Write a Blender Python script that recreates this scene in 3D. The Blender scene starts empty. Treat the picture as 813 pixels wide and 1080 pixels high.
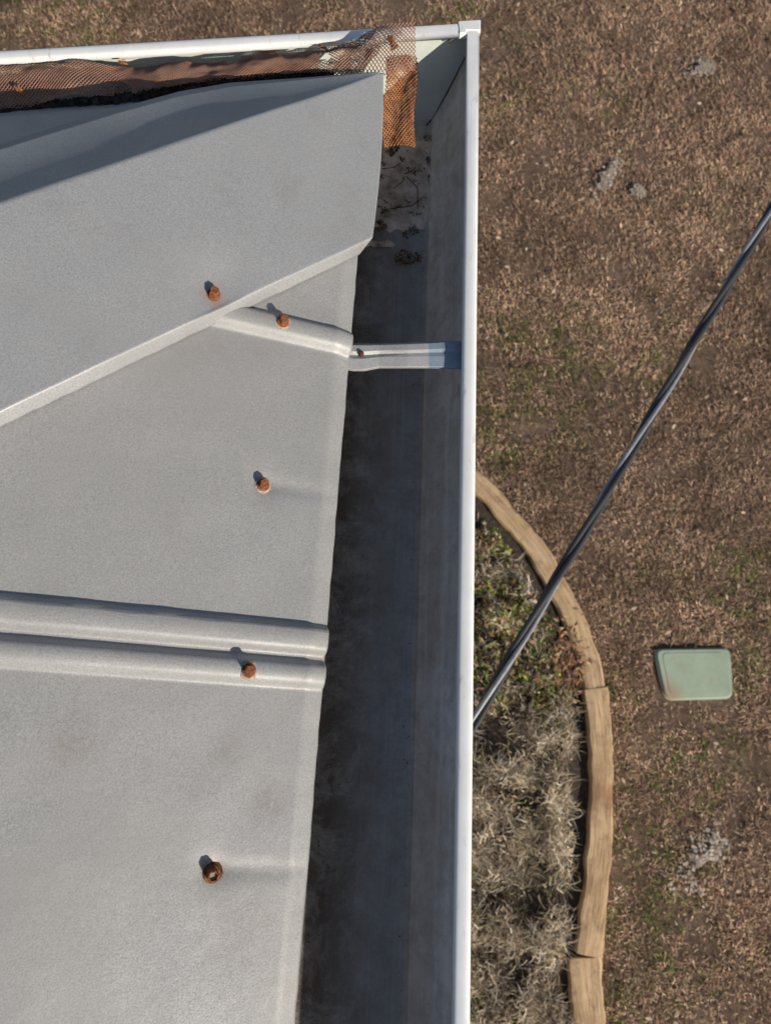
import bpy, math, random
import numpy as np
from mathutils import Vector, Matrix, noise as mnoise
random.seed(7); rng=np.random.default_rng(7)
sc=bpy.context.scene
D2R=math.radians
# ---------------------------------------------------------------- camera
TILT=D2R(14.0); YAW=D2R(2.1); F=812.0
GZ=0.0; RZ=3.30; CAMP=Vector((0,0,RZ+0.75))
ROT=Matrix.Rotation(YAW,3,'Z')@Matrix.Rotation(TILT,3,'X')
cd=bpy.data.cameras.new("camera"); cam=bpy.data.objects.new("camera",cd); sc.collection.objects.link(cam)
cam.location=CAMP; cam.rotation_euler=(TILT,0,YAW)
cd.sensor_fit='VERTICAL'; cd.sensor_height=36; cd.sensor_width=36; cd.lens=F/1080*36
cd.clip_start=0.02; cd.clip_end=500
cd.dof.use_dof=True; cd.dof.focus_distance=0.80; cd.dof.aperture_fstop=10.0
sc.camera=cam
def ray(px,py): return ROT@Vector(((px-406.5)/F,(540-py)/F,-1))
def W(px,py,z):
    d=ray(px,py); return CAMP+d*((z-CAMP.z)/d.z)
def WP(px,py,p,n):
    d=ray(px,py); return CAMP+d*((p-CAMP).dot(n)/d.dot(n))
# ---------------------------------------------------------------- world & sun
SH=Vector((-1.42,1.52,-1.0)).normalized()
w=bpy.data.worlds.new("World"); sc.world=w; w.use_nodes=True
nt=w.node_tree; bg=nt.nodes['Background']; sky=nt.nodes.new('ShaderNodeTexSky'); sky.sky_type='NISHITA'
sky.sun_disc=False; sky.sun_elevation=math.asin(-SH.z); sky.sun_rotation=math.atan2(-SH.x,-SH.y)
nt.links.new(sky.outputs[0],bg.inputs[0]); bg.inputs[1].default_value=0.085
ld=bpy.data.lights.new("sun",'SUN'); ld.energy=4.9; ld.angle=D2R(0.5); ld.color=(1,0.915,0.785)
sun=bpy.data.objects.new("sun",ld); sc.collection.objects.link(sun); sun.rotation_euler=SH.to_track_quat('-Z','Y').to_euler(); sun.location=(3,-4,8)
sc.view_settings.view_transform='Standard'; sc.view_settings.look='None'; sc.view_settings.exposure=0
# ---------------------------------------------------------------- helpers
def mat(name,col=(.5,.5,.5),rough=.6,metal=0.):
    m=bpy.data.materials.new(name); m.use_nodes=True
    b=m.node_tree.nodes['Principled BSDF']; b.inputs['Base Color'].default_value=(*col,1)
    b.inputs['Roughness'].default_value=rough; b.inputs['Metallic'].default_value=metal
    return m,m.node_tree,b
def coords(nt,scale=(1,1,1),rot=(0,0,0)):
    tc=nt.nodes.new('ShaderNodeTexCoord'); mp=nt.nodes.new('ShaderNodeMapping')
    mp.inputs['Scale'].default_value=scale; mp.inputs['Rotation'].default_value=rot
    nt.links.new(tc.outputs['Object'],mp.inputs[0]); return mp.outputs[0]
def nz(nt,v,scale,detail=4,rough=.55,dist=0):
    n=nt.nodes.new('ShaderNodeTexNoise'); n.inputs['Scale'].default_value=scale; n.inputs['Detail'].default_value=detail
    n.inputs['Roughness'].default_value=rough; n.inputs['Distortion'].default_value=dist
    nt.links.new(v,n.inputs['Vector']); return n.outputs['Fac']
def ramp(nt,f,stops):
    r=nt.nodes.new('ShaderNodeValToRGB'); e=r.color_ramp.elements
    while len(e)<len(stops): e.new(.5)
    for i,(p,c) in enumerate(stops):
        e[i].position=p; e[i].color=(*c,1) if len(c)==3 else c
    nt.links.new(f,r.inputs[0]); return r.outputs[0]
def mix(nt,f,a,b,mode='MIX'):
    m=nt.nodes.new('ShaderNodeMix'); m.data_type='RGBA'; m.blend_type=mode
    if isinstance(f,(int,float)): m.inputs[0].default_value=f
    else: nt.links.new(f,m.inputs[0])
    for i,x in ((6,a),(7,b)):
        if isinstance(x,tuple): m.inputs[i].default_value=(*x,1)
        else: nt.links.new(x,m.inputs[i])
    return m.outputs[2]
def mth(nt,op,a,b):
    m=nt.nodes.new('ShaderNodeMath'); m.operation=op; m.use_clamp=True
    for i,x in ((0,a),(1,b)):
        if isinstance(x,(int,float)): m.inputs[i].default_value=x
        else: nt.links.new(x,m.inputs[i])
    return m.outputs[0]
def spot(nt,v,c,r):
    d=nt.nodes.new('ShaderNodeVectorMath'); d.operation='DISTANCE'; nt.links.new(v,d.inputs[0]); d.inputs[1].default_value=tuple(c)
    m=nt.nodes.new('ShaderNodeMapRange'); m.inputs['From Min'].default_value=r; m.inputs['From Max'].default_value=0; nt.links.new(d.outputs['Value'],m.inputs['Value'])
    m.interpolation_type='SMOOTHSTEP'
    return m.outputs[0]
def bump(nt,b,f,s,d=.001):
    n=nt.nodes.new('ShaderNodeBump'); n.inputs['Strength'].default_value=s; n.inputs['Distance'].default_value=d
    nt.links.new(f,n.inputs['Height']); nt.links.new(n.outputs[0],b.inputs['Normal'])
g3=lambda v:(v,v,v)
def obj(name,verts,faces,mats=(),parent=None,smooth=False,fm=None):
    me=bpy.data.meshes.new(name); me.from_pydata([tuple(v) for v in verts],[],faces); me.update()
    for m in (mats if isinstance(mats,(list,tuple)) else [mats]): me.materials.append(m)
    if fm: me.polygons.foreach_set('material_index',fm)
    if smooth: me.polygons.foreach_set('use_smooth',[True]*len(me.polygons))
    o=bpy.data.objects.new(name,me); sc.collection.objects.link(o)
    if parent: o.parent=parent
    return o
def empty(name):
    o=bpy.data.objects.new(name,None); sc.collection.objects.link(o); return o
def solid(o,t,off=-1):
    m=o.modifiers.new('s','SOLIDIFY'); m.thickness=t; m.offset=off
def gridfaces(nu,nv):
    return [(i*nv+j,(i+1)*nv+j,(i+1)*nv+j+1,i*nv+j+1) for i in range(nu-1) for j in range(nv-1)]
def left(d): return Vector((-d.y,d.x,0))
ZE=RZ+.010; PITCH=D2R(20)
eO=W(343,700,ZE); eY=(W(370,370,ZE)-W(312,1080,ZE)).normalized(); hn=left(eY)
eS=hn*math.cos(PITCH)+Vector((0,0,math.sin(PITCH))); eN=eY.cross(eS)
if eN.z<0: eN=-eN
def pc(px,py,off=.020): return WP(px,py,eO+eN*off,eN)
# ---------------------------------------------------------------- materials
def roofmat(name,base,dark,spots=()):
    m,n,b=mat(name,rough=.5,metal=.15)
    v=coords(n)
    f1=nz(n,v,640,3,.75); c=ramp(n,f1,[(.3,tuple(x*.68 for x in base)),(.5,base),(.72,tuple(min(1,x*1.34) for x in base))])
    f2=nz(n,v,5,6,.62,.5); c=mix(n,ramp(n,f2,[(.35,g3(0)),(.7,g3(.7))]),c,dark)
    f3=nz(n,v,11,7,.75,.5); c=mix(n,ramp(n,f3,[(.56,g3(0)),(.80,g3(.42))]),c,(.22,.19,.165))
    f4=nz(n,v,90,4,.7); c=mix(n,ramp(n,f4,[(.67,g3(0)),(.78,g3(.5))]),c,(.15,.13,.115))
    vs=coords(n,(3,60,3)); f5=nz(n,vs,14,4,.6,.2); c=mix(n,ramp(n,f5,[(.66,g3(0)),(.72,g3(.22))]),c,(.6,.61,.62))
    f6=nz(n,coords(n,(9,30,9),(0,0,.7)),9,5,.7,.6); c=mix(n,ramp(n,f6,[(.68,g3(0)),(.75,g3(.4))]),c,(.58,.59,.6))
    br=ramp(n,nz(n,v,60,8,.9,1.5),[(.40,g3(0)),(.72,g3(1))])
    for (q,r,s,colr) in spots:
        k=mth(n,'MULTIPLY',spot(n,v,q,r),s); k=mth(n,'MULTIPLY',k,br); c=mix(n,k,c,colr)
    n.links.new(c,b.inputs['Base Color'])
    n.links.new(ramp(n,f2,[(.3,g3(.40)),(.7,g3(.58))]),b.inputs['Roughness'])
    bump(n,b,f1,.34,.0005); return m
br_=(.19,.15,.12); ru=(.28,.13,.065)
sp=[(pc(78,782,0),.038,.75,br_),(pc(282,845,0),.030,.95,br_),(pc(240,796,0),.026,.5,br_),(pc(255,975,0),.06,.45,br_),(pc(223,918,0),.016,1.6,ru),(pc(262,705,0),.012,1.3,ru),(pc(277,511,0),.012,1.3,ru),(pc(298,338,0),.010,1.2,ru)]
M_roof=roofmat("aged_roof_metal",(.33,.33,.333),(.27,.268,.264),sp)
M_cap=roofmat("aged_cap_metal",(.325,.332,.345),(.275,.28,.29),[(pc(225,312),.02,1.2,ru),(pc(385,262),.012,1.2,ru)])
M_strap=roofmat("strap_metal",(.40,.40,.40),(.30,.30,.30))
M_strapshade,n,b=mat("strap_end_shade",rough=.45,metal=.3)  # rim end of the strap; its shade is painted in as darker blue-grey
n.links.new(ramp(n,nz(n,coords(n),80,4,.7),[(.3,(.20,.26,.33)),(.7,(.30,.36,.43))]),b.inputs['Base Color'])
def gutmat(name,k,edge_dark_specks):
    m,n,b=mat(name,rough=.65,metal=.05)
    v=coords(n); vs=coords(n,(1,.10,1))
    f=nz(n,vs,26,6,.65,.4); c=ramp(n,f,[(.3,tuple(x*k for x in (.29,.28,.27))),(.55,tuple(x*k for x in (.37,.365,.355))),(.75,tuple(x*k for x in (.46,.455,.44)))])
    f2=nz(n,v,34,8,.82); f3=nz(n,v,8,6,.65)
    c=mix(n,ramp(n,f2,[(.44,g3(0)),(.64,g3(.6))]),c,tuple(x*k for x in (.17,.14,.11)))
    c=mix(n,ramp(n,f3,[(.42,g3(0)),(.70,g3(.65))]),c,tuple(x*k for x in (.25,.21,.165)))
    fs=nz(n,coords(n,(60,1.2,8)),3,5,.6); c=mix(n,ramp(n,fs,[(.54,g3(0)),(.7,g3(.22))]),c,tuple(x*k for x in (.58,.57,.55)))
    if edge_dark_specks:  # uneven dark brown gradient towards the roof edge, plus random dark specks
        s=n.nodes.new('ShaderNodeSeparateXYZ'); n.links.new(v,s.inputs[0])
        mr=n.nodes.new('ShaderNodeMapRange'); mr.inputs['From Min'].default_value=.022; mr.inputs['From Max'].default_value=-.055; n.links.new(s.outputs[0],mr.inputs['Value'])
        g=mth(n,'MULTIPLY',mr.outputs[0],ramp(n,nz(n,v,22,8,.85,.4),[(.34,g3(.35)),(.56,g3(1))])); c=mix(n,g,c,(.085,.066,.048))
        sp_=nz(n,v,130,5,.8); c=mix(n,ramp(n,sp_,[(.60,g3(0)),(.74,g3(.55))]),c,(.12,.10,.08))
    n.links.new(c,b.inputs['Base Color']); bump(n,b,f2,.5,.0012); return m
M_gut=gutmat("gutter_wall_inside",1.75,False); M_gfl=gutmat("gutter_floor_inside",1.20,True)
M_gut2,n,b=mat("gutter_inside_painted",rough=.6)
v=coords(n); f=nz(n,v,14,6,.7,.6); c=ramp(n,f,[(.35,(.46,.50,.47)),(.55,(.56,.56,.48)),(.62,(.36,.22,.11)),(.75,(.2,.09,.04))])
n.links.new(c,b.inputs['Base Color'])
M_white,n,b=mat("white_rim_paint",rough=.38)
v=coords(n); f=nz(n,v,25,6,.65); f2=nz(n,coords(n,(1,.2,1)),120,5,.7)
c=ramp(n,f,[(.35,(.84,.85,.86)),(.7,(.74,.75,.75))]); c=mix(n,ramp(n,f2,[(.60,g3(0)),(.70,g3(.6))]),c,(.42,.39,.35))
n.links.new(c,b.inputs['Base Color'])
M_dark,_,_=mat("black_sealant",(.02,.02,.02),.5)
def rustmat(name,a,bb,cc,s):
    m,n,b=mat(name,rough=.9); v=coords(n); f=nz(n,v,s,6,.75)
    n.links.new(ramp(n,f,[(.3,a),(.52,bb),(.7,cc)]),b.inputs['Base Color']); bump(n,b,f,1.0,.0015); b.inputs['Specular IOR Level'].default_value=.2; return m
M_rust=rustmat("rust",(.06,.022,.012),(.24,.09,.04),(.40,.18,.09),300)
M_rustd=rustmat("rust_dark",(.03,.015,.01),(.10,.045,.03),(.2,.09,.06),220)
M_mesh=rustmat("rusty_mesh_wire",(.18,.085,.055),(.33,.18,.125),(.44,.25,.16),22)
M_mesho=rustmat("rusty_mesh_orange",(.13,.045,.018),(.34,.145,.06),(.44,.22,.10),120)
M_washer=rustmat("washer_metal",(.25,.13,.08),(.42,.33,.27),(.55,.52,.49),260)
M_silt=rustmat("silt_sun_tint",(.12,.08,.055),(.62,.50,.40),(.85,.77,.67),20)  # silt colour lifted to paint in sunlight that misses this corner
def attrmat(name,rough=.8):
    m,n,b=mat(name,rough=rough); a=n.nodes.new('ShaderNodeAttribute'); a.attribute_name='col'
    n.links.new(a.outputs['Color'],b.inputs['Base Color']); b.inputs['Specular IOR Level'].default_value=.2; return m
M_attr=attrmat("plant_fibre")
# ---------------------------------------------------------------- GUTTER
pS=W(496,1080,RZ); pK=W(506,22,RZ); pW=W(0,52,RZ)
dS=(pK-pS).normalized(); dW=(pW-pK).normalized()
P0=pS-dS*2.2; P1=pK; P2=pK+dW*3.0
def sweep(name,prof,m,closed=True,parent=None,smooth=False,fmf=None):
    n1,n2=left(dS),left(dW); mi=(n1+n2)/(1+n1.dot(n2))
    V=[];Fc=[];rows=[];K=40
    for k in range(K): rows.append((P0.lerp(P1-dS*.23,k/(K-1)),n1))
    rows.append((P1,mi))
    for k in range(K): rows.append(((P1+dW*.23).lerp(P2,k/(K-1)),n2))
    for i,(p,nn) in enumerate(rows):
        for j,(o,z) in enumerate(prof):
            jo=.0006*mnoise.noise(Vector((p.x*5,p.y*5,1))) if closed is False else 0
            V.append((p.x+nn.x*(o+jo),p.y+nn.y*(o+jo),RZ+z))
    L=len(prof); R=len(rows); fm=[]
    for i in range(R-1):
        for j in range(L if closed else L-1):
            a=i*L+j; c=i*L+(j+1)%L
            Fc.append((a,a+L,c+L,c)); fm.append(fmf(i<K,j) if fmf else 0)
    if closed:
        Fc.append(tuple(range(L))); Fc.append(tuple((R-1)*L+j for j in reversed(range(L)))); fm+= [0,0]
    return obj(name,V,Fc,m,parent,smooth,fm)
gut=empty("rain_gutter")
inner=[(.0035,-.008),(.006,-.020),(.013,-.040),(.032,-.075),(.050,-.098),(.056,-.102),(.100,-.103),(.185,-.102),(.190,-.097),(.190,-.012)]
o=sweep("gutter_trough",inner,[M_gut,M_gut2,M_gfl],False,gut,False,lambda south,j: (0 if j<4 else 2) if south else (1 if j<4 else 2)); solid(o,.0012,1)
bead=[]
for a in range(0,360,24):
    t=D2R(a); cx=.0078+.0078*(abs(math.cos(t))**.6)*math.copysign(1,math.cos(t)); cz=-.0055+.0055*(abs(math.sin(t))**.6)*math.copysign(1,math.sin(t))
    bead.append((cx,cz))
sweep("rim_bead",bead,M_white,True,gut,smooth=True)
sweep("outer_face",[(.0006,-.006),(.0015,-.020),(.0085,-.041),(.028,-.078),(.048,-.103),(.05,-.1045)],M_white,False,gut)
mi=(left(dS)+left(dW))/(1+left(dS).dot(left(dW)))
def slab(name,pts,z0,z1,m,parent=None,bev=0):
    n_=len(pts); V=[(p[0],p[1],z0) for p in pts]+[(p[0],p[1],z1) for p in pts]
    Fc=[tuple(reversed(range(n_))),tuple(range(n_,2*n_))]+[(i,(i+1)%n_,(i+1)%n_+n_,i+n_) for i in range(n_)]
    o=obj(name,V,Fc,m,parent)
    if bev:
        q=o.modifiers.new('b','BEVEL'); q.width=bev; q.segments=2
    return o
a=pK-dS*.014-left(dS)*.0008; b_=pK+mi*-.0008; c_=pK+dW*.026-left(dW)*.0008
d_=c_+left(dW)*.0172; e_=pK+mi*.0160; f_=a+left(dS)*.0172
slab("mitre_cover",[a,b_,c_,d_,e_,f_],RZ-.009,RZ+.0010,M_white,gut,.0008)
def tube(name,pts,r,m,parent=None,sides=6):
    cu=bpy.data.curves.new(name,'CURVE'); cu.dimensions='3D'; s=cu.splines.new('POLY'); s.points.add(len(pts)-1)
    for i,p in enumerate(pts): s.points[i].co=(*p,1)
    cu.bevel_depth=r; cu.bevel_resolution=sides//2-1; cu.use_fill_caps=True
    o=bpy.data.objects.new(name,cu); sc.collection.objects.link(o); cu.materials.append(m)
    if parent:o.parent=parent
    return o
def prof_pt(o,z): return pK+mi*o+Vector((0,0,z))
tube("sealant",[prof_pt(o,z+.0005)+Vector((random.uniform(-.0015,.0015),0,0)) for o,z in inner[2:6]],.0013,M_rustd,gut)
tube("sealant_rim",[pK-dS*.012+left(dS)*.019+Vector((0,0,-.006)),pK-dS*.014+left(dS)*.026+Vector((0,0,-.008)),pK-dS*.019+left(dS)*.036+Vector((0,0,-.012))],.0028,M_dark,gut)
# ---------------------------------------------------------------- ROOF
roof=empty("metal_roof")
def st(px,py,off=0):
    p=WP(px,py,eO+eN*off,eN); d=p-eO; return d.dot(eS),d.dot(eY)
def T(py):
    px=343+(700-py)*.082; return st(px,py)[1]
ribs=[[T(660),T(667),T(684),T(693)],[T(697),T(706),T(718),T(729)],[T(349),T(356),T(367),T(377)]]
ribs+= [[x-.62 for x in ribs[0]],[x-.62 for x in ribs[1]]]
RH=.0080
dm=[st(*p) for p in ((277,510),(223,917))]
cs0=st(404,77,.022); cs1=st(0,215,.022)
def crease_t(s): return cs0[1]+(cs1[1]-cs0[1])*(s-cs0[0])/(cs1[0]-cs0[0])
def sm(x,a,b):
    x=max(0,min(1,(x-a)/(b-a))); return x*x*(3-2*x)
def hgt(s,t):
    h=0
    for r in ribs:
        if r[3]<t<r[0]:
            if t>r[1]: h=max(h,RH*sm(r[0]-t,0,r[0]-r[1]))
            elif t<r[2]: h=max(h,RH*sm(t-r[3],0,r[2]-r[3]))
            else: h=max(h,RH+.0008*math.sin(math.pi*(t-r[2])/(r[1]-r[2])))
    h+=.0022*mnoise.noise(Vector((s*5,t*5,1.3)))+.0007*mnoise.noise(Vector((s*20,t*20,4)))+.00010*mnoise.noise(Vector((s*90,t*90,4)))
    for s0,t0 in dm:
        dt=t-t0
        wv=math.exp(-(dt/.008)**2)
        if s<s0: h-=.0018*wv*(.2+.8*s/s0)
        r2=(s-s0)**2+dt**2; h-=.0016*math.exp(-r2/(.014**2))
    if s<.016: h-=(.016-s)*.35
    h+=.0014*mnoise.noise(Vector((3,t*22,0)))*max(0,1-s/.03)
    return h
S=list(np.arange(0,.012,.002))+list(np.arange(.012,.55,.004))+list(np.arange(.55,1.7,.02))
Tt=list(np.arange(-1.3,-.40,.005))+list(np.arange(-.40,.75,.002))
wob=[.0012*mnoise.noise(Vector((t*9,7,0)))+.0005*mnoise.noise(Vector((t*60,7,0))) for t in Tt]
V=[];keep={}
for i,s in enumerate(S):
    for j,t in enumerate(Tt):
        if t<crease_t(s)-.006:
            h=hgt(s,t); keep[(i,j)]=len(V); V.append(eO+eS*(s+wob[j]*(s<.05))+eY*t+eN*h)
Fc=[]
for i in range(len(S)-1):
    for j in range(len(Tt)-1):
        q=[keep.get(k) for k in ((i,j),(i,j+1),(i+1,j+1),(i+1,j))]
        if None not in q: Fc.append(tuple(q))
o=obj("roof_panel",V,Fc,M_roof,roof,True); solid(o,.0011,1)
for r in (ribs[0],):
    V=[];L=90
    for k in range(L):
        s=1.6*(k/(L-1))**1.5
        for tt,dz in ((r[1]-.002,.0016),(r[1],.0018),(r[0]+.0005,.0016),(r[0]+.001,.0008)):
            j=.0009*mnoise.noise(Vector((s*30,1,2)))
            V.append(eO+eS*s+eY*(tt+j)+eN*(hgt(s,tt)+dz))
    obj("sheet_lap",V,gridfaces(L,4),M_roof,roof,True)
CO=.020
def lerp2(a,b,t): return a+(b-a)*t
def lineat(pa,pb,k): return (lerp2(pa[0],pb[0],k),lerp2(pa[1],pb[1],k))
C0=(404,77);C1=(-300,317);L0=(393,250);L1=(-300,574);LL0=(379,268);LL1=(-300,594)
nE0=W(0,116,ZE); nE1=W(330,92,ZE); Cl=pc(0,215,0)
nN=(nE1-nE0).cross(Cl-nE0).normalized()
if nN.z<0:nN=-nN
def pn(px,py,off): return WP(px,py,nE0+nN*off,nN)
NE=[(404,75.5),(300,84),(240,88),(190,96),(130,113),(0,153),(-300,258)]
NA=110
qN=[0,.1,.2,.35,.5,.65,.8,.9,.96,.985]; qE=[.008,.02,.05,.1,.16,.22,.3,.38,.46,.54,.62,.7,.78,.86,.93,.97,.99]
V=[]
for i in range(NA):
    k=(i/(NA-1))**1.3
    c=lineat(C0,C1,k); l=lineat(L0,L1,k); ll=lineat(LL0,LL1,k); x=c[0]
    for a,b2 in zip(NE,NE[1:]):
        if b2[0]<=x<=a[0]+1e-6: y=a[1]+(b2[1]-a[1])*(x-a[0])/(b2[0]-a[0]); break
    def wv(P): return eN*(.0026*mnoise.noise(Vector((P.x*6,P.y*6,9)))+.0007*mnoise.noise(Vector((P.x*24,P.y*24,2))))
    A=pc(*c); A=A+wv(A); B=pn(x,y,.015)
    for q in qN:
        P=lerp2(B,A,q); V.append(P-Vector((0,0,.0045*math.sin(q*math.pi)*min(1,k*4)))+eN*.0015*mnoise.noise(Vector((P.x*10,P.y*10,19))))
    for q in qE:
        p=lineat(c,l,q); bow=6*math.sin(q*math.pi)*(1-k)**6
        P=pc(p[0]+bow*.6,p[1]); hh=-.004*math.exp(-((p[0]-228)**2+(p[1]-308)**2)/900)
        V.append(P+wv(P)+eN*hh)
    A=pc(*l); hh=-.002*math.exp(-((l[0]-240)**2)/900); A=A+wv(A)+eN*hh
    Bp=pc(ll[0],ll[1],.0040)+eY*.0012*mnoise.noise(Vector((k*40,3,1)))
    V+= [A,lerp2(A,Bp,.12)+eN*.0008,lerp2(A,Bp,.5)+eN*.0008,lerp2(A,Bp,.9),Bp-eN*.0006]
NV=len(qN)+len(qE)+5
o=obj("hip_cap",V,gridfaces(NA,NV),M_cap,roof,True); solid(o,.0010,0)
def northline(k,q,off):
    c=lineat((392,80),(-300,317),k); e=lineat((380,90),(-300,138),k)
    a=pc(c[0],c[1],0); b=W(e[0],e[1],ZE); return a+(b-a)*q+nN*off
V=[]
for i in range(60):
    for j in range(12): V.append(northline(i/59,j/11,-.001+.001*mnoise.noise(Vector((i*.2,j*.4,0)))))
o=obj("roof_panel_north",V,gridfaces(60,12),M_roof,roof,True); solid(o,.001,0)
# ---------------------------------------------------------------- SCREWS
def screw(px,py,off,s=1.0,pale=False):
    base=WP(px,py,eO+eN*off,eN)
    mats=[M_washer,M_rust,M_rustd]
    V=[];Fc=[];fm=[]
    def ring(r,z,nn,ph=0):
        i0=len(V)
        for k in range(nn):
            a=ph+2*math.pi*k/nn; rr_=r*(1+random.uniform(-.05,.05)); V.append(base+(eS*math.cos(a)+eY*math.sin(a))*rr_*s+eN*z*s)
        return i0
    def conn(a,b,nn,m):
        for k in range(nn): Fc.append((a+k,a+(k+1)%nn,b+(k+1)%nn,b+k)); fm.append(m)
    a=ring(.0084,-.001,24);b=ring(.0082,.0010,24);c=ring(.0062,.0020,24);conn(a,b,24,0);conn(b,c,24,2 if pale else 0)
    Fc.append(tuple(range(c,c+24)));fm.append(2)
    a=ring(.0062,.0018,24);b=ring(.0060,.0028,24);c=ring(.0048,.0034,24);conn(a,b,24,1);conn(b,c,24,1);Fc.append(tuple(range(c,c+24)));fm.append(1)
    ph=random.random()
    a=ring(.0047,.0025,6,ph);b=ring(.0047,.0095,6,ph);c=ring(.0040,.0108,6,ph);conn(a,b,6,1);conn(b,c,6,1)
    if pale:
        d=ring(.0031,.0110,6,ph);e=ring(.0028,.0090,6,ph);conn(c,d,6,1);conn(d,e,6,2);Fc.append(tuple(range(e,e+6)));fm.append(0)
    else:
        Fc.append(tuple(range(c,c+6)));fm.append(1)
    obj("roof_screw",V,Fc,mats,None,False,fm)
screw(225,312,CO-.0045,1.1); screw(298,340,RH+.0003); screw(277,512,-.0022); screw(262,707,RH+.0003,1.05); screw(223,921,-.0022,1.22,True)
# ---------------------------------------------------------------- STRAP
V=[];rows=[(366,362,390,.0012),(372,363,391,.0),(384,363,391,-.002),(400,363,388,-.005),(430,362,388,-.0070),(452,361,388,-.011),(466,360,388.5,-.015),(484,360,389,-.017),(497,360,389,-.018)]
for x,y0,y1,z in rows:
    for q,dz in ((0,-.005),(.06,0),(.28,.0008),(.42,-.0024 if x<410 else -.0006),(.56,.0004),(.94,0),(1,-.005)):
        V.append(W(x,y0+(y1-y0)*q,RZ+z+dz))
fm=[0 if i<5 else 1 for i in range(len(rows)-1) for j in range(6)]
o=obj("gutter_bracket",V,gridfaces(len(rows),7),[M_strap,M_strapshade],None,False,fm); solid(o,.0014,0)
bv=o.modifiers.new('b','BEVEL'); bv.width=.0006; bv.segments=2
p=W(381,373,RZ+.000)
V=[];Fc=[]
for z,r in ((-.004,.0028),(.002,.0028),(.003,.002)):
    for k in range(10): V.append(p+Vector((r*math.cos(k*.628),r*math.sin(k*.628),z)))
for L_ in (0,10):
    for k in range(10): Fc.append((L_+k,L_+(k+1)%10,L_+10+(k+1)%10,L_+10+k))
Fc.append(tuple(range(20,30)))
obj("bracket_rivet",V,Fc,M_rustd,o,True)
# ---------------------------------------------------------------- RUSTY MESH
def meshsheet(name,surf,nu,nv,wr,m,parent=None,hole=None):
    V=[];Fc=[]
    def seg(a,b):
        d=(b-a)
        if d.length<1e-6:return
        d.normalize(); s1=d.cross(Vector((0,0,1)))
        if s1.length<1e-3:s1=Vector((1,0,0))
        s1.normalize(); s2=d.cross(s1); i0=len(V)
        for P in (a,b):
            for k in range(3):
                an=2*math.pi*k/3; V.append(P+(s1*math.cos(an)+s2*math.sin(an))*wr)
        for k in range(3): Fc.append((i0+k,i0+(k+1)%3,i0+3+(k+1)%3,i0+3+k))
    for i in range(nu):
        for j in range(nv):
            if hole and hole(i/nu,j/nv): continue
            if (i+j)%2==0: seg(surf(i/nu,j/nv),surf((i+1)/nu,(j+1)/nv))
            else: seg(surf(i/nu,(j+1)/nv),surf((i+1)/nu,j/nv))
    return obj(name,V,Fc,m,parent)
guard=empty("gutter_guard_mesh")
top=[(-250,92),(0,70),(60,66),(120,69),(200,67),(280,61),(340,52),(375,42),(395,30),(438,22)]
bot=[(-250,132),(0,115),(60,106),(130,98),(200,88),(280,79),(340,74),(380,77),(410,80),(438,74)]
ztop=[-.004,-.004,-.003,-.006,-.008,-.006,-.003,.0,.006,.010]
zbot=[.016,.013,.012,.013,.014,.016,.020,.024,.028,.012]
def pl(arr,u):
    x=-250+u*688
    for k in range(len(arr)-1):
        if arr[k][0]<=x<=arr[k+1][0]+1e-6: return k,(x-arr[k][0])/(arr[k+1][0]-arr[k][0])
    return len(arr)-2,1
def s1(u,v):
    k,f=pl(top,u); A=W(-250+u*688,lerp2(top[k][1],top[k+1][1],f),RZ+lerp2(ztop[k],ztop[k+1],f))
    k,f=pl(bot,u); B=W(-250+u*688,lerp2(bot[k][1],bot[k+1][1],f),RZ+lerp2(zbot[k],zbot[k+1],f))
    P=A+(B-A)*v
    P.z+=.007*mnoise.noise(Vector((P.x*14,P.y*14,5)))+.004*math.sin(v*3.1)+.0025*mnoise.noise(Vector((P.x*55,P.y*55,5)))
    P.y+=.005*mnoise.noise(Vector((P.x*20,v*2,8)))
    return P
tears=[(.55,.9,.014),(.86,.5,.008),(.72,.1,.01)]
meshsheet("mesh_strip",s1,340,22,.00060,M_mesh,guard,lambda u,v:any(((u-a)/c)**2+((v-b)/.28)**2<1 for a,b,c in tears))
def s1b(u,v):
    P=s1(u*.90,v*.6+.36); P.z-=.008; P.x+=.0017; P.y+=.003*mnoise.noise(Vector((u*30,v,1))); return P
meshsheet("mesh_strip_fold",s1b,270,12,.00055,M_mesho,guard,lambda u,v:.50<u<.58)
def s2(u,v):
    a=(404+u*33+(1-v)*2,60+v*96)
    return W(a[0]+1.5*math.sin(v*7),a[1]-3*math.sin(u*3),RZ+.014-.030*v+.003*math.sin(u*6+v*4)+.0015*mnoise.noise(Vector((u*6,v*12,2))))
meshsheet("mesh_tail",s2,19,44,.00066,M_mesho,guard)
def s3(u,v):
    P=s2(u,v);P.z-=.004;P.x+=.0012;P.y+=.0015;return P
meshsheet("mesh_tail_fold",s3,16,38,.0006,M_rustd,guard)
for (x,y,w_,h_,z,rt) in ((388,58,10,22,.018,.4),(20,94,20,9,.012,.9),(55,72,12,6,.0,.2),(414,46,12,18,.02,-.3),(130,66,14,5,0,.1),(340,50,16,5,0,.4)):
    V=[];nn=11
    for k in range(nn):
        a=2*math.pi*k/nn; r=random.uniform(.4,1.1); dx=w_*r*math.cos(a)*.5; dy=h_*r*math.sin(a)*.5
        V.append(W(x+dx*math.cos(rt)-dy*math.sin(rt),y+dx*math.sin(rt)+dy*math.cos(rt),RZ+z+random.uniform(-.003,.003)))
    V.append(sum((v for v in V),Vector())/nn+Vector((0,0,.002)))
    obj("rust_flake",V,[(k,(k+1)%nn,nn) for k in range(nn)],M_mesho,guard)
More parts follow.
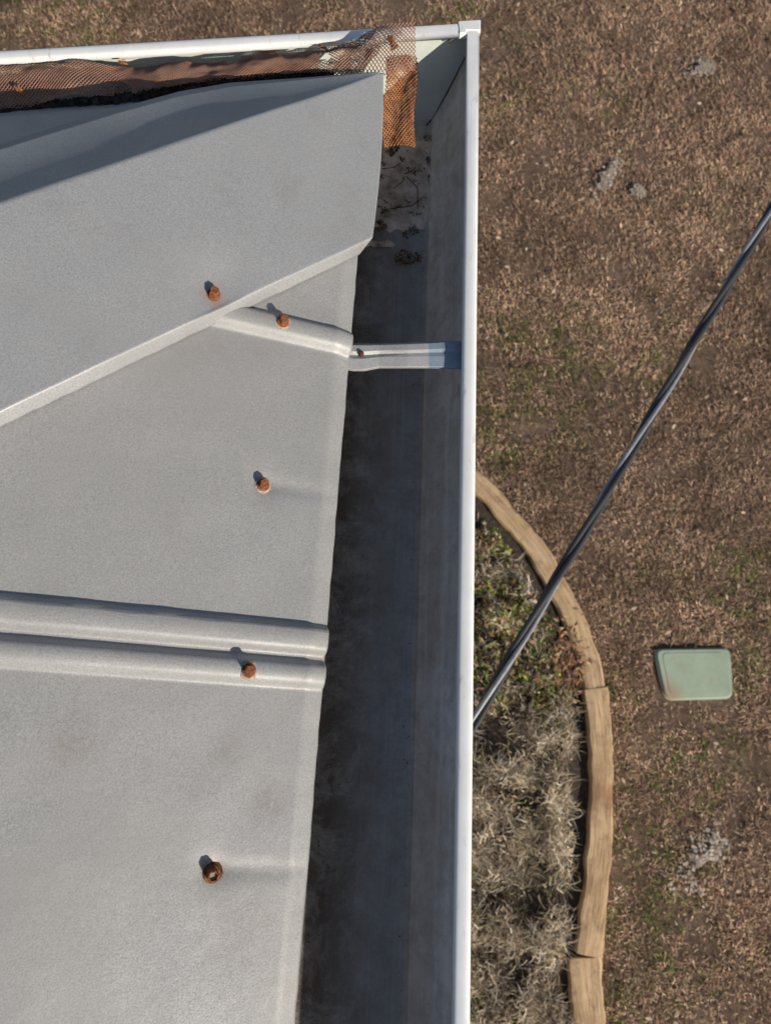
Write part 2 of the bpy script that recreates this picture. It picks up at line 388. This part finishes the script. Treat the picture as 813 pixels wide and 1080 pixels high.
# ---------------------------------------------------------------- silt & litter in gutter
V=[];nx,ny=60,76
for i in range(nx):
    for j in range(ny):
        u=i/(nx-1);v_=j/(ny-1)
        P=W(378+u*90,128+v_*132,RZ-.10)
        e=min(min(u,1-u)*7,min(v_,1-v_)*5)+1.6*mnoise.noise(Vector((P.x*26,P.y*26,3)))+.8*mnoise.noise(Vector((P.x*80,P.y*80,3)))-.15
        P.z=RZ-.1060+max(-.002,min(1,e))*.010+.0020*mnoise.noise(Vector((P.x*110,P.y*110,0)))
        V.append(P)
silt=obj("silt_deposit",V,gridfaces(nx,ny),M_silt,None,True)
def flakes(name,pts,size,cols,m=M_attr,parent=None,up=.6,asp=.5):
    V=[];Fc=[];C=[]
    for p in pts:
        s=size*random.uniform(.4,1.5); a=random.uniform(0,6.28)
        d=Vector((math.cos(a),math.sin(a),random.uniform(-up,up)*.6))*s
        e=Vector((-math.sin(a),math.cos(a),random.uniform(-up,up)))*s*asp
        i=len(V); V+= [p-d,p+e*.9,p+d,p-e]
        Fc.append((i,i+1,i+2,i+3)); c=random.choice(cols); f=random.uniform(.75,1.2); C+= [(c[0]*f,c[1]*f,c[2]*f,1)]*4
    o=obj(name,V,Fc,m,parent); at=o.data.color_attributes.new('col','FLOAT_COLOR','POINT'); at.data.foreach_set('color',np.array(C,dtype=np.float32).ravel()); return o
pts=[]
for k in range(220):
    py=random.uniform(160,1090); edge=343+(700-py)*.082; px=edge+abs(random.gauss(0,20))-4
    pts.append(W(px,py,RZ-.101))
for k in range(90):
    py=random.uniform(150,1090); px=442+(540-py)*.034+random.gauss(0,4); pts.append(W(px,py,RZ-.100))
flakes("gutter_grit",pts,.0011,[(.08,.06,.045),(.14,.1,.07),(.2,.17,.13),(.10,.09,.08)])
pts=[]
for k in range(3200):
    px=398+abs(random.gauss(0,30)); py=random.uniform(140,280); q=W(px,py,RZ-.0965)
    if px<458-(py-140)*.10 and mnoise.noise(Vector((q.x*42,q.y*42,11)))>.08: pts.append(q)
flakes("gutter_leaf_litter",pts,.0024,[(.10,.06,.035),(.17,.11,.07),(.28,.2,.13),(.06,.042,.03)],asp=.45)
for k in range(7):
    a=W(random.uniform(400,445),random.uniform(160,230),RZ-.095); an=random.uniform(0,3.1); l=random.uniform(.01,.03)
    tube("gutter_twig",[a,a+Vector((math.cos(an)*l,math.sin(an)*l,.002)),a+Vector((math.cos(an+.3)*l*1.7,math.sin(an+.3)*l*1.7,.0))],.0005,M_rustd,silt)
pts=[]
for k in range(4600):
    px=random.uniform(-200,350); k2,f=pl(bot,(px+250)/688); yb=lerp2(bot[k2][1],bot[k2+1][1],f)
    amp=3+5*max(0,1-abs(px-170)/170)
    pts.append(W(px,yb+2+abs(random.gauss(0,amp)),ZE-.004+random.uniform(-.004,.006)))
flakes("dark_gap_flakes",pts,.0045,[(.02,.016,.012),(.035,.025,.018),(.012,.01,.008),(.06,.04,.025)],up=.5,asp=.6)  # near-black flakes fill the strip along the mesh's lower edge
# ---------------------------------------------------------------- HOUSE BODY
M_wall,n,b=mat("cladding",(.62,.60,.55),.7); f=nz(n,coords(n,(1,1,.3)),6); n.links.new(ramp(n,f,[(.3,(.56,.54,.5)),(.7,(.66,.64,.6))]),b.inputs['Base Color'])
house=empty("house")
n1,n2=left(dS),left(dW)
def off(o): return [P0+n1*o,P1+mi*o,P2+n2*o]
def wallstrip(name,o0,o1,z0,z1,m):
    a=off(o0);b2=off(o1); return slab(name,a+b2[::-1],z0,z1,m,house)
wallstrip("fascia",.193,.215,RZ-.20,RZ-.006,M_white)
wallstrip("soffit",.215,.62,RZ-.195,RZ-.185,M_white)
V=[];Fc=[];a=off(.60);b2=off(.612);zz=0
for k in range(20):
    i=len(V)
    for p in a: V.append((p.x,p.y,zz))
    for p in b2: V.append((p.x,p.y,zz+.155))
    Fc+= [(i,i+1,i+4,i+3),(i+1,i+2,i+5,i+4)]
    j=len(V)
    for p in b2: V.append((p.x,p.y,zz+.155))
    for p in a: V.append((p.x,p.y,zz+.155))
    Fc+= [(j,j+1,j+4,j+3),(j+1,j+2,j+5,j+4)]
    zz+=.155
obj("wall_cladding",V,Fc,M_wall,house)
# ---------------------------------------------------------------- GROUND
def vnoise(x,y,sc_,seed):
    r=np.random.default_rng(seed); G=r.random((256,256)); X=x*sc_+1000;Y=y*sc_+1000
    xi=np.floor(X).astype(int);yi=np.floor(Y).astype(int);fx=X-xi;fy=Y-yi;fx=fx*fx*(3-2*fx);fy=fy*fy*(3-2*fy)
    g=lambda a,b:G[a%256,b%256]
    return (g(xi,yi)*(1-fx)+g(xi+1,yi)*fx)*(1-fy)+(g(xi,yi+1)*(1-fx)+g(xi+1,yi+1)*fx)*fy
def fbm(x,y,s,seed): return (vnoise(x,y,s,seed)+.5*vnoise(x,y,s*2.1,seed+1)+.25*vnoise(x,y,s*4.3,seed+2))/1.75
M_soil,n,b=mat("dry_lawn_soil",rough=.95)
v=coords(n); f=nz(n,v,5,8,.7,.3); c=ramp(n,f,[(.3,(.13,.08,.052)),(.5,(.24,.155,.105)),(.7,(.36,.245,.175))])
f2=nz(n,v,85,7,.85); c=mix(n,.9,c,ramp(n,f2,[(.35,g3(.25)),(.55,g3(.85)),(.68,g3(1.0))]),'MULTIPLY')
n.links.new(c,b.inputs['Base Color']); bump(n,b,f2,1.0,.015)
V=[];xs=[-60,-20,-8,-4]+list(np.arange(-2,5,.12))+[8,20,60]; ys=[-60,-20,-8]+list(np.arange(-4,8,.12))+[12,25,60]
for x in xs:
    for y in ys: V.append((x,y,.012*mnoise.noise(Vector((x*2.5,y*2.5,0))) if -2<x<5 else 0))
obj("ground",V,gridfaces(len(xs),len(ys)),M_soil,None,True)
tp=[(300,415),(440,468),(505,511),(537,545),(566,580),(592,625),(612,668),(626,720),(633,770),(635,830),(632,900),(626,960),(620,1008)]
tw=[W(x,y,.06) for x,y in tp]
def bez(pts,n_):
    out=[]
    for i in range(len(pts)-1):
        p0=pts[max(0,i-1)];p1=pts[i];p2=pts[i+1];p3=pts[min(len(pts)-1,i+2)]
        for k in range(n_):
            t=k/n_; out.append(.5*((2*p1)+(p2-p0)*t+(2*p0-5*p1+4*p2-p3)*t*t+(3*p1-p0-3*p2+p3)*t**3))
    out.append(pts[-1]); return out
M_wood,n,b=mat("weathered_timber",rough=.85)
a=n.nodes.new('ShaderNodeAttribute'); a.attribute_name='uvw'
mp=n.nodes.new('ShaderNodeMapping'); mp.inputs['Scale'].default_value=(1,14,1); n.links.new(a.outputs['Vector'],mp.inputs[0])
f=nz(n,mp.outputs[0],5,7,.72,.4); c=ramp(n,f,[(.3,(.27,.155,.075)),(.5,(.54,.37,.21)),(.7,(.68,.52,.33))])
f2=nz(n,a.outputs['Vector'],3.2,6,.7); c=mix(n,ramp(n,f2,[(.48,g3(0)),(.66,g3(.75))]),c,(.29,.15,.075))
f3=nz(n,coords(n),14,7,.8); c=mix(n,ramp(n,f3,[(.54,g3(0)),(.68,g3(.65))]),c,(.14,.085,.055))
n.links.new(c,b.inputs['Base Color']); bump(n,b,f,.7,.008)
edging=empty("timber_garden_edging")
def timber(name,pts,wd,z):
    V=[];U=[];s=0
    for i,p in enumerate(pts):
        d=(pts[min(i+1,len(pts)-1)]-pts[max(i-1,0)]); d.z=0; d.normalize(); nn=left(d)
        if i: s+=(p-pts[i-1]).length
        ww=wd*(1+.16*mnoise.noise(Vector((s*3,wd,z)))+.10*mnoise.noise(Vector((s*14,wd,z))))
        for o_,dz in ((-.5,-.08),(-.5,-.012),(-.42,0),(-.15,.003),(.15,.002),(.42,0),(.5,-.012),(.5,-.08)):
            j=.010*mnoise.noise(Vector((s*9,o_*5,1)))
            V.append(Vector((p.x,p.y,0))+nn*(o_*ww+j)+Vector((0,0,z+dz+.006*mnoise.noise(Vector((s*7,o_*3,5)))))); U.append((s,o_*wd,z))
    L=8; Fc=gridfaces(len(pts),L)+[tuple(range(L)),tuple((len(pts)-1)*L+k for k in reversed(range(L)))]
    o=obj(name,V,Fc,M_wood,edging); at=o.data.attributes.new('uvw','FLOAT_VECTOR','POINT'); at.data.foreach_set('vector',np.array(U,dtype=np.float32).ravel())
bp=bez(tw,8); cut=7*8+2
timber("board_upper",bp[:cut],.112,.060)
timber("board_lower",bp[cut-1:],.122,.063)
t2=[W(x,y,.06) for x,y in ((616,1011),(619,1050),(623,1090),(627,1180))]
timber("board_end",bez(t2,8),.155,.055)
allp=bp+bez(t2,8)
ty=np.array([p.y for p in allp]);tx=np.array([p.x for p in allp]);o_=np.argsort(ty);ty=ty[o_];tx=tx[o_]
def tdist(x,y): return x-np.interp(y,ty,tx)
def near(x,y,r):
    m_=np.zeros(x.shape,bool); P=np.array([(p.x,p.y) for p in allp])
    for q in P[::2]: m_|=((x-q[0])**2+(y-q[1])**2)<r*r
    return m_
vq=[W(691,685,.02),W(769,684,.02),W(772,736,.02),W(702,738,.02)]
vc=sum(vq,Vector())/4
def blades(name,x,y,L,wd,col,tiltmin,tiltmax,m,z0=0.0,zarr=None):
    N=len(x); a=rng.random(N)*2*np.pi; ph=tiltmin+(tiltmax-tiltmin)*rng.random(N)
    dx=np.cos(a)*np.sin(ph);dy=np.sin(a)*np.sin(ph);dz=np.cos(ph)
    b2=a+rng.normal(0,.5,N)+np.pi/2; wx=np.cos(b2)*wd/2;wy=np.sin(b2)*wd/2
    z=np.zeros(N)+z0 if zarr is None else zarr
    P=np.empty((N,5,3),np.float32)
    bend=rng.normal(0,.18,N)*L
    mx=x+dx*L*.55-dy*bend;my=y+dy*L*.55+dx*bend;mz=z+dz*L*.62
    P[:,0]=np.stack([x-wx,y-wy,z],1);P[:,1]=np.stack([x+wx,y+wy,z],1)
    P[:,2]=np.stack([mx+wx*.8,my+wy*.8,mz],1);P[:,3]=np.stack([mx-wx*.8,my-wy*.8,mz],1)
    P[:,4]=np.stack([x+dx*L,y+dy*L,z+dz*L*.85],1)
    me=bpy.data.meshes.new(name); me.vertices.add(N*5); me.vertices.foreach_set('co',P.ravel())
    base=(np.arange(N)*5)[:,None]
    li=(base+np.array([0,1,2,3,3,2,4])).ravel().astype(np.int32)
    me.loops.add(N*7); me.loops.foreach_set('vertex_index',li)
    me.polygons.add(N*2); ls=np.stack([np.arange(N)*7,np.arange(N)*7+4],1).ravel().astype(np.int32)
    me.polygons.foreach_set('loop_start',ls)
    me.update(calc_edges=True); me.validate()
    at=me.color_attributes.new('col','FLOAT_COLOR','POINT'); C=np.ones((N,5,4),np.float32); C[:,:,:3]=col[:,None,:]; at.data.foreach_set('color',C.ravel())
    me.materials.append(m); o=bpy.data.objects.new(name,me); sc.collection.objects.link(o); return o
N=340000;N2=70000
x=np.concatenate([rng.uniform(.15,3.3,N),rng.uniform(-3.0,.15,N2)]);y=np.concatenate([rng.uniform(-1.9,5.5,N),rng.uniform(3.3,5.2,N2)])
N=len(x)
dens=fbm(x,y,4.0,11)
ok=(dens+rng.normal(0,.12,N)>.36)
vin=(x>min(p.x for p in vq)-.01)&(x<max(p.x for p in vq)+.01)&(y>min(p.y for p in vq)-.01)&(y<max(p.y for p in vq)+.01)
ok&=~near(x,y,.072); ok&=~((tdist(x,y)<0)&(y<tw[0].y)); ok&=~vin
x=x[ok];y=y[ok];N=len(x)
gn=fbm(x,y,1.6,21)
def blob(px,py,r):
    q=W(px,py,0); return np.exp(-((x-q.x)**2+(y-q.y)**2)/(r*r))
gm=(gn-.5)*1.5-.01
for px,py,r,a_ in ((730,375,.20,.8),(570,430,.3,.38),(580,345,.35,.28),(660,520,.25,.3),(760,330,.25,.2),(655,900,.22,.35),(740,780,.25,.25),(640,1040,.25,.25),(530,480,.22,.4),(700,980,.3,.12),(660,600,.3,.2),(655,740,.15,.5),(560,200,.5,.1)):
    gm=gm+a_*blob(px,py,r)
for px,py,r in ((640,80,1.0),(560,230,.4),(760,150,.6)): gm=gm-.15*blob(px,py,r)
cl=fbm(x,y,15,77)
isg=rng.random(N)<np.clip(gm*1.1*(.1+4.2*np.clip(cl-.43,0,1)*1.6),.015,.75)
pal=np.array([(.43,.285,.19),(.32,.205,.135),(.54,.38,.255),(.21,.125,.08),(.41,.235,.155),(.62,.46,.31)])
col=pal[rng.integers(0,len(pal),N)]
gp=np.array([(.12,.16,.035),(.16,.19,.05),(.08,.11,.025),(.24,.23,.075)])
col[isg]=gp[rng.integers(0,4,isg.sum())]
tone=(.5+1.0*fbm(x,y,2.3,31))*(.42+1.15*fbm(x,y,11,41)); col=col*tone[:,None]*rng.uniform(.65,1.25,N)[:,None]
blades("lawn_grass",x,y,rng.uniform(.014,.040,N),rng.uniform(.0024,.0046,N),col,.6,1.5,M_attr,.004)
pts=[]
for k in range(1500):
    X=random.uniform(.3,3.4);Y=random.uniform(-1.9,5.3)
    if X>np.interp(Y,ty,tx)+.1 and not (vq[0].x-.03<X<vq[2].x+.03 and vq[2].y-.03<Y<vq[0].y+.03): pts.append(Vector((X,Y,random.uniform(.02,.035))))
flakes("leaf_litter",pts,.014,[(.44,.31,.22),(.32,.2,.13),(.22,.12,.07),(.52,.41,.31),(.14,.08,.05),(.12,.07,.05)],up=.4)
for (px,py,rx,ry) in ((742,70,.09,.07),(640,188,.04,.13),(676,200,.05,.04),(742,905,.09,.14)):
    c0=W(px,py,.02);pts=[]
    for k in range(1100):
        a=random.uniform(0,6.28);r=abs(random.gauss(0,.6)); X=c0.x+rx*r*math.cos(a)+.5*ry*r*math.sin(a);Y=c0.y+ry*r*math.sin(a)
        if mnoise.noise(Vector((X*12,Y*12,px)))>-.12: pts.append(Vector((X,Y,random.uniform(.010,.032))))
    flakes("ash_patch",pts,.0085,[(.46,.385,.32),(.40,.33,.27),(.50,.43,.36),(.32,.25,.19)],up=.25,asp=.8)
M_mulch,n,b=mat("bed_mulch",rough=.95); f=nz(n,coords(n),45,8,.8); n.links.new(ramp(n,f,[(.3,(.02,.015,.011)),(.55,(.08,.06,.044)),(.75,(.19,.145,.11))]),b.inputs['Base Color']); bump(n,b,f,1,.02)
V=[];K=60
for i in range(K):
    Y=-3+ (tw[1].y+3)*i/(K-1); X=float(np.interp(Y,ty,tx))
    for j in range(14): xx=-.5+(X+.5)*j/13; V.append((xx,Y,.022+.012*mnoise.noise(Vector((xx*7,Y*7,2)))))
obj("garden_bed",V,gridfaces(K,14),M_mulch,None,True)
def bedpts(n_,y0,y1,x0=.15):
    Y=rng.uniform(y0,y1,n_); X=rng.uniform(x0,1.6,n_); k=(tdist(X,Y)<-.09); return X[k],Y[k]
yT=W(560,745,.1).y; yB=-2.2
def shrub(name,cx,cy,per,Lr,wd,pal,rad,hz,m,tr=(.5,1.5)):
    n_=len(cx); X=np.repeat(cx,per)+rng.normal(0,rad,n_*per);Y=np.repeat(cy,per)+rng.normal(0,rad,n_*per)
    gap=-.085-.09*vnoise(X,Y,5,91)
    k=(tdist(X,Y)<gap); X=X[k];Y=Y[k]; M=len(X)
    hz_=np.clip(fbm(X,Y,9,55)-.25,0.02,1)
    Z=.02+rng.random(M)*hz*hz_*1.6
    c=pal[rng.integers(0,len(pal),M)]*rng.uniform(.6,1.25,M)[:,None]*(.5+1.0*fbm(X,Y,7,63))[:,None]
    return blades(name,X,Y,rng.uniform(*Lr,M),rng.uniform(*wd,M),c,*tr,m,0,Z)
greys=np.array([(.54,.46,.35),(.42,.35,.26),(.66,.58,.46),(.29,.22,.15),(.46,.35,.22)])
cx,cy=bedpts(165,yB,yT,.1); shrub("dead_shrub",cx,cy,170,(.03,.11),(.0028,.005),greys,.036,.28,M_attr,(.3,1.5))
cx,cy=bedpts(110,W(560,1100,.1).y,yT+.1,.1); shrub("dead_shrub_leaves",cx,cy,36,(.02,.05),(.006,.012),np.array([(.14,.15,.07),(.24,.20,.10),(.32,.23,.12),(.44,.37,.26)]),.05,.2,M_attr,(.6,1.5))
cx,cy=bedpts(200,yT-.05,tw[2].y+.1,.1); shrub("groundcover_plant",cx,cy,80,(.018,.05),(.007,.015),np.array([(.16,.20,.035),(.08,.11,.03),(.32,.31,.07),(.24,.13,.06),(.34,.23,.15),(.44,.37,.27)]),.05,.2,M_attr,(.5,1.45))
cx,cy=bedpts(110,yT-.05,tw[2].y+.1,.1); shrub("dry_groundcover",cx,cy,60,(.03,.08),(.003,.006),greys*.95,.05,.2,M_attr,(.5,1.5))
c0=W(598,700,.05); pts=[c0+Vector((random.gauss(0,.045),random.gauss(0,.09),random.uniform(0,.07))) for k in range(320)]
flakes("wood_chips",pts,.017,[(.38,.20,.10),(.28,.14,.07),(.42,.28,.16),(.16,.09,.06)],up=.6,asp=.3)
# ---------------------------------------------------------------- VALVE BOX
M_vg,n,b=mat("green_plastic",rough=.6); v=coords(n); f=nz(n,v,9,6,.7); c=ramp(n,f,[(.35,(.30,.38,.28)),(.7,(.39,.46,.35))])
f2=nz(n,v,30,6,.75); c=mix(n,ramp(n,f2,[(.52,g3(0)),(.72,g3(.65))]),c,(.34,.29,.22))
k=mth(n,'MULTIPLY',spot(n,v,vq[3]+Vector((.0,.02,.01)),.13),1.3); c=mix(n,k,c,(.36,.29,.20)); n.links.new(c,b.inputs['Base Color'])
vb=empty("irrigation_valve_box")
def rr(quad,grow,r):
    c=sum(quad,Vector())/4; out=[]; Q=[c+(p-c)*(1+grow) for p in quad]
    for i in range(4):
        p=Q[i];a=(Q[i-1]-p).normalized();b2=(Q[(i+1)%4]-p).normalized(); A=p+a*r;B=p+b2*r
        for k in range(6):
            t=k/5; out.append((1-t)**2*A+2*t*(1-t)*p+t*t*B)
    return out
vqs=vq[::-1]
slab("box_body",rr(vqs,.04,.045),-.05,.012,M_vg,vb,.003)
slab("lid",rr(vqs,-.01,.04),.0125,.022,M_vg,vb,.004)
slab("lid_panel",rr(vqs,-.15,.03),.0225,.0238,M_vg,vb,.001)
# ---------------------------------------------------------------- CABLE
A=W(502,757,2.42);B=W(813,221,2.30); d=(B-A)
A2=A-d*.55; B2=A+d*6
M_cb,n,b=mat("cable_black",(.045,.046,.05),.42); M_ca,n,b=mat("cable_grey",(.23,.24,.26),.38,.4)
f=nz(n,coords(n),30,5,.7); n.links.new(ramp(n,f,[(.3,(.22,.23,.25)),(.7,(.42,.43,.45))]),b.inputs['Base Color'])
cable=empty("power_cable")
d=(B2-A2);L=d.length;dn=d.normalized();u1=dn.cross(Vector((0,0,1))).normalized();u2=dn.cross(u1)
for q,(m,rad,hr) in enumerate(((M_cb,.0068,.0068),(M_ca,.0055,.0070),(M_cb,.0068,.0068))):
    pts=[];nn=900
    for k in range(nn):
        s=k/(nn-1); an=s*L/.70*2*math.pi+q*2.094+.6
        pts.append(A2+d*s+(u1*math.cos(an)+u2*math.sin(an))*hr)
    tube("strand_%d"%(q+1),pts,rad,m,cable,8)
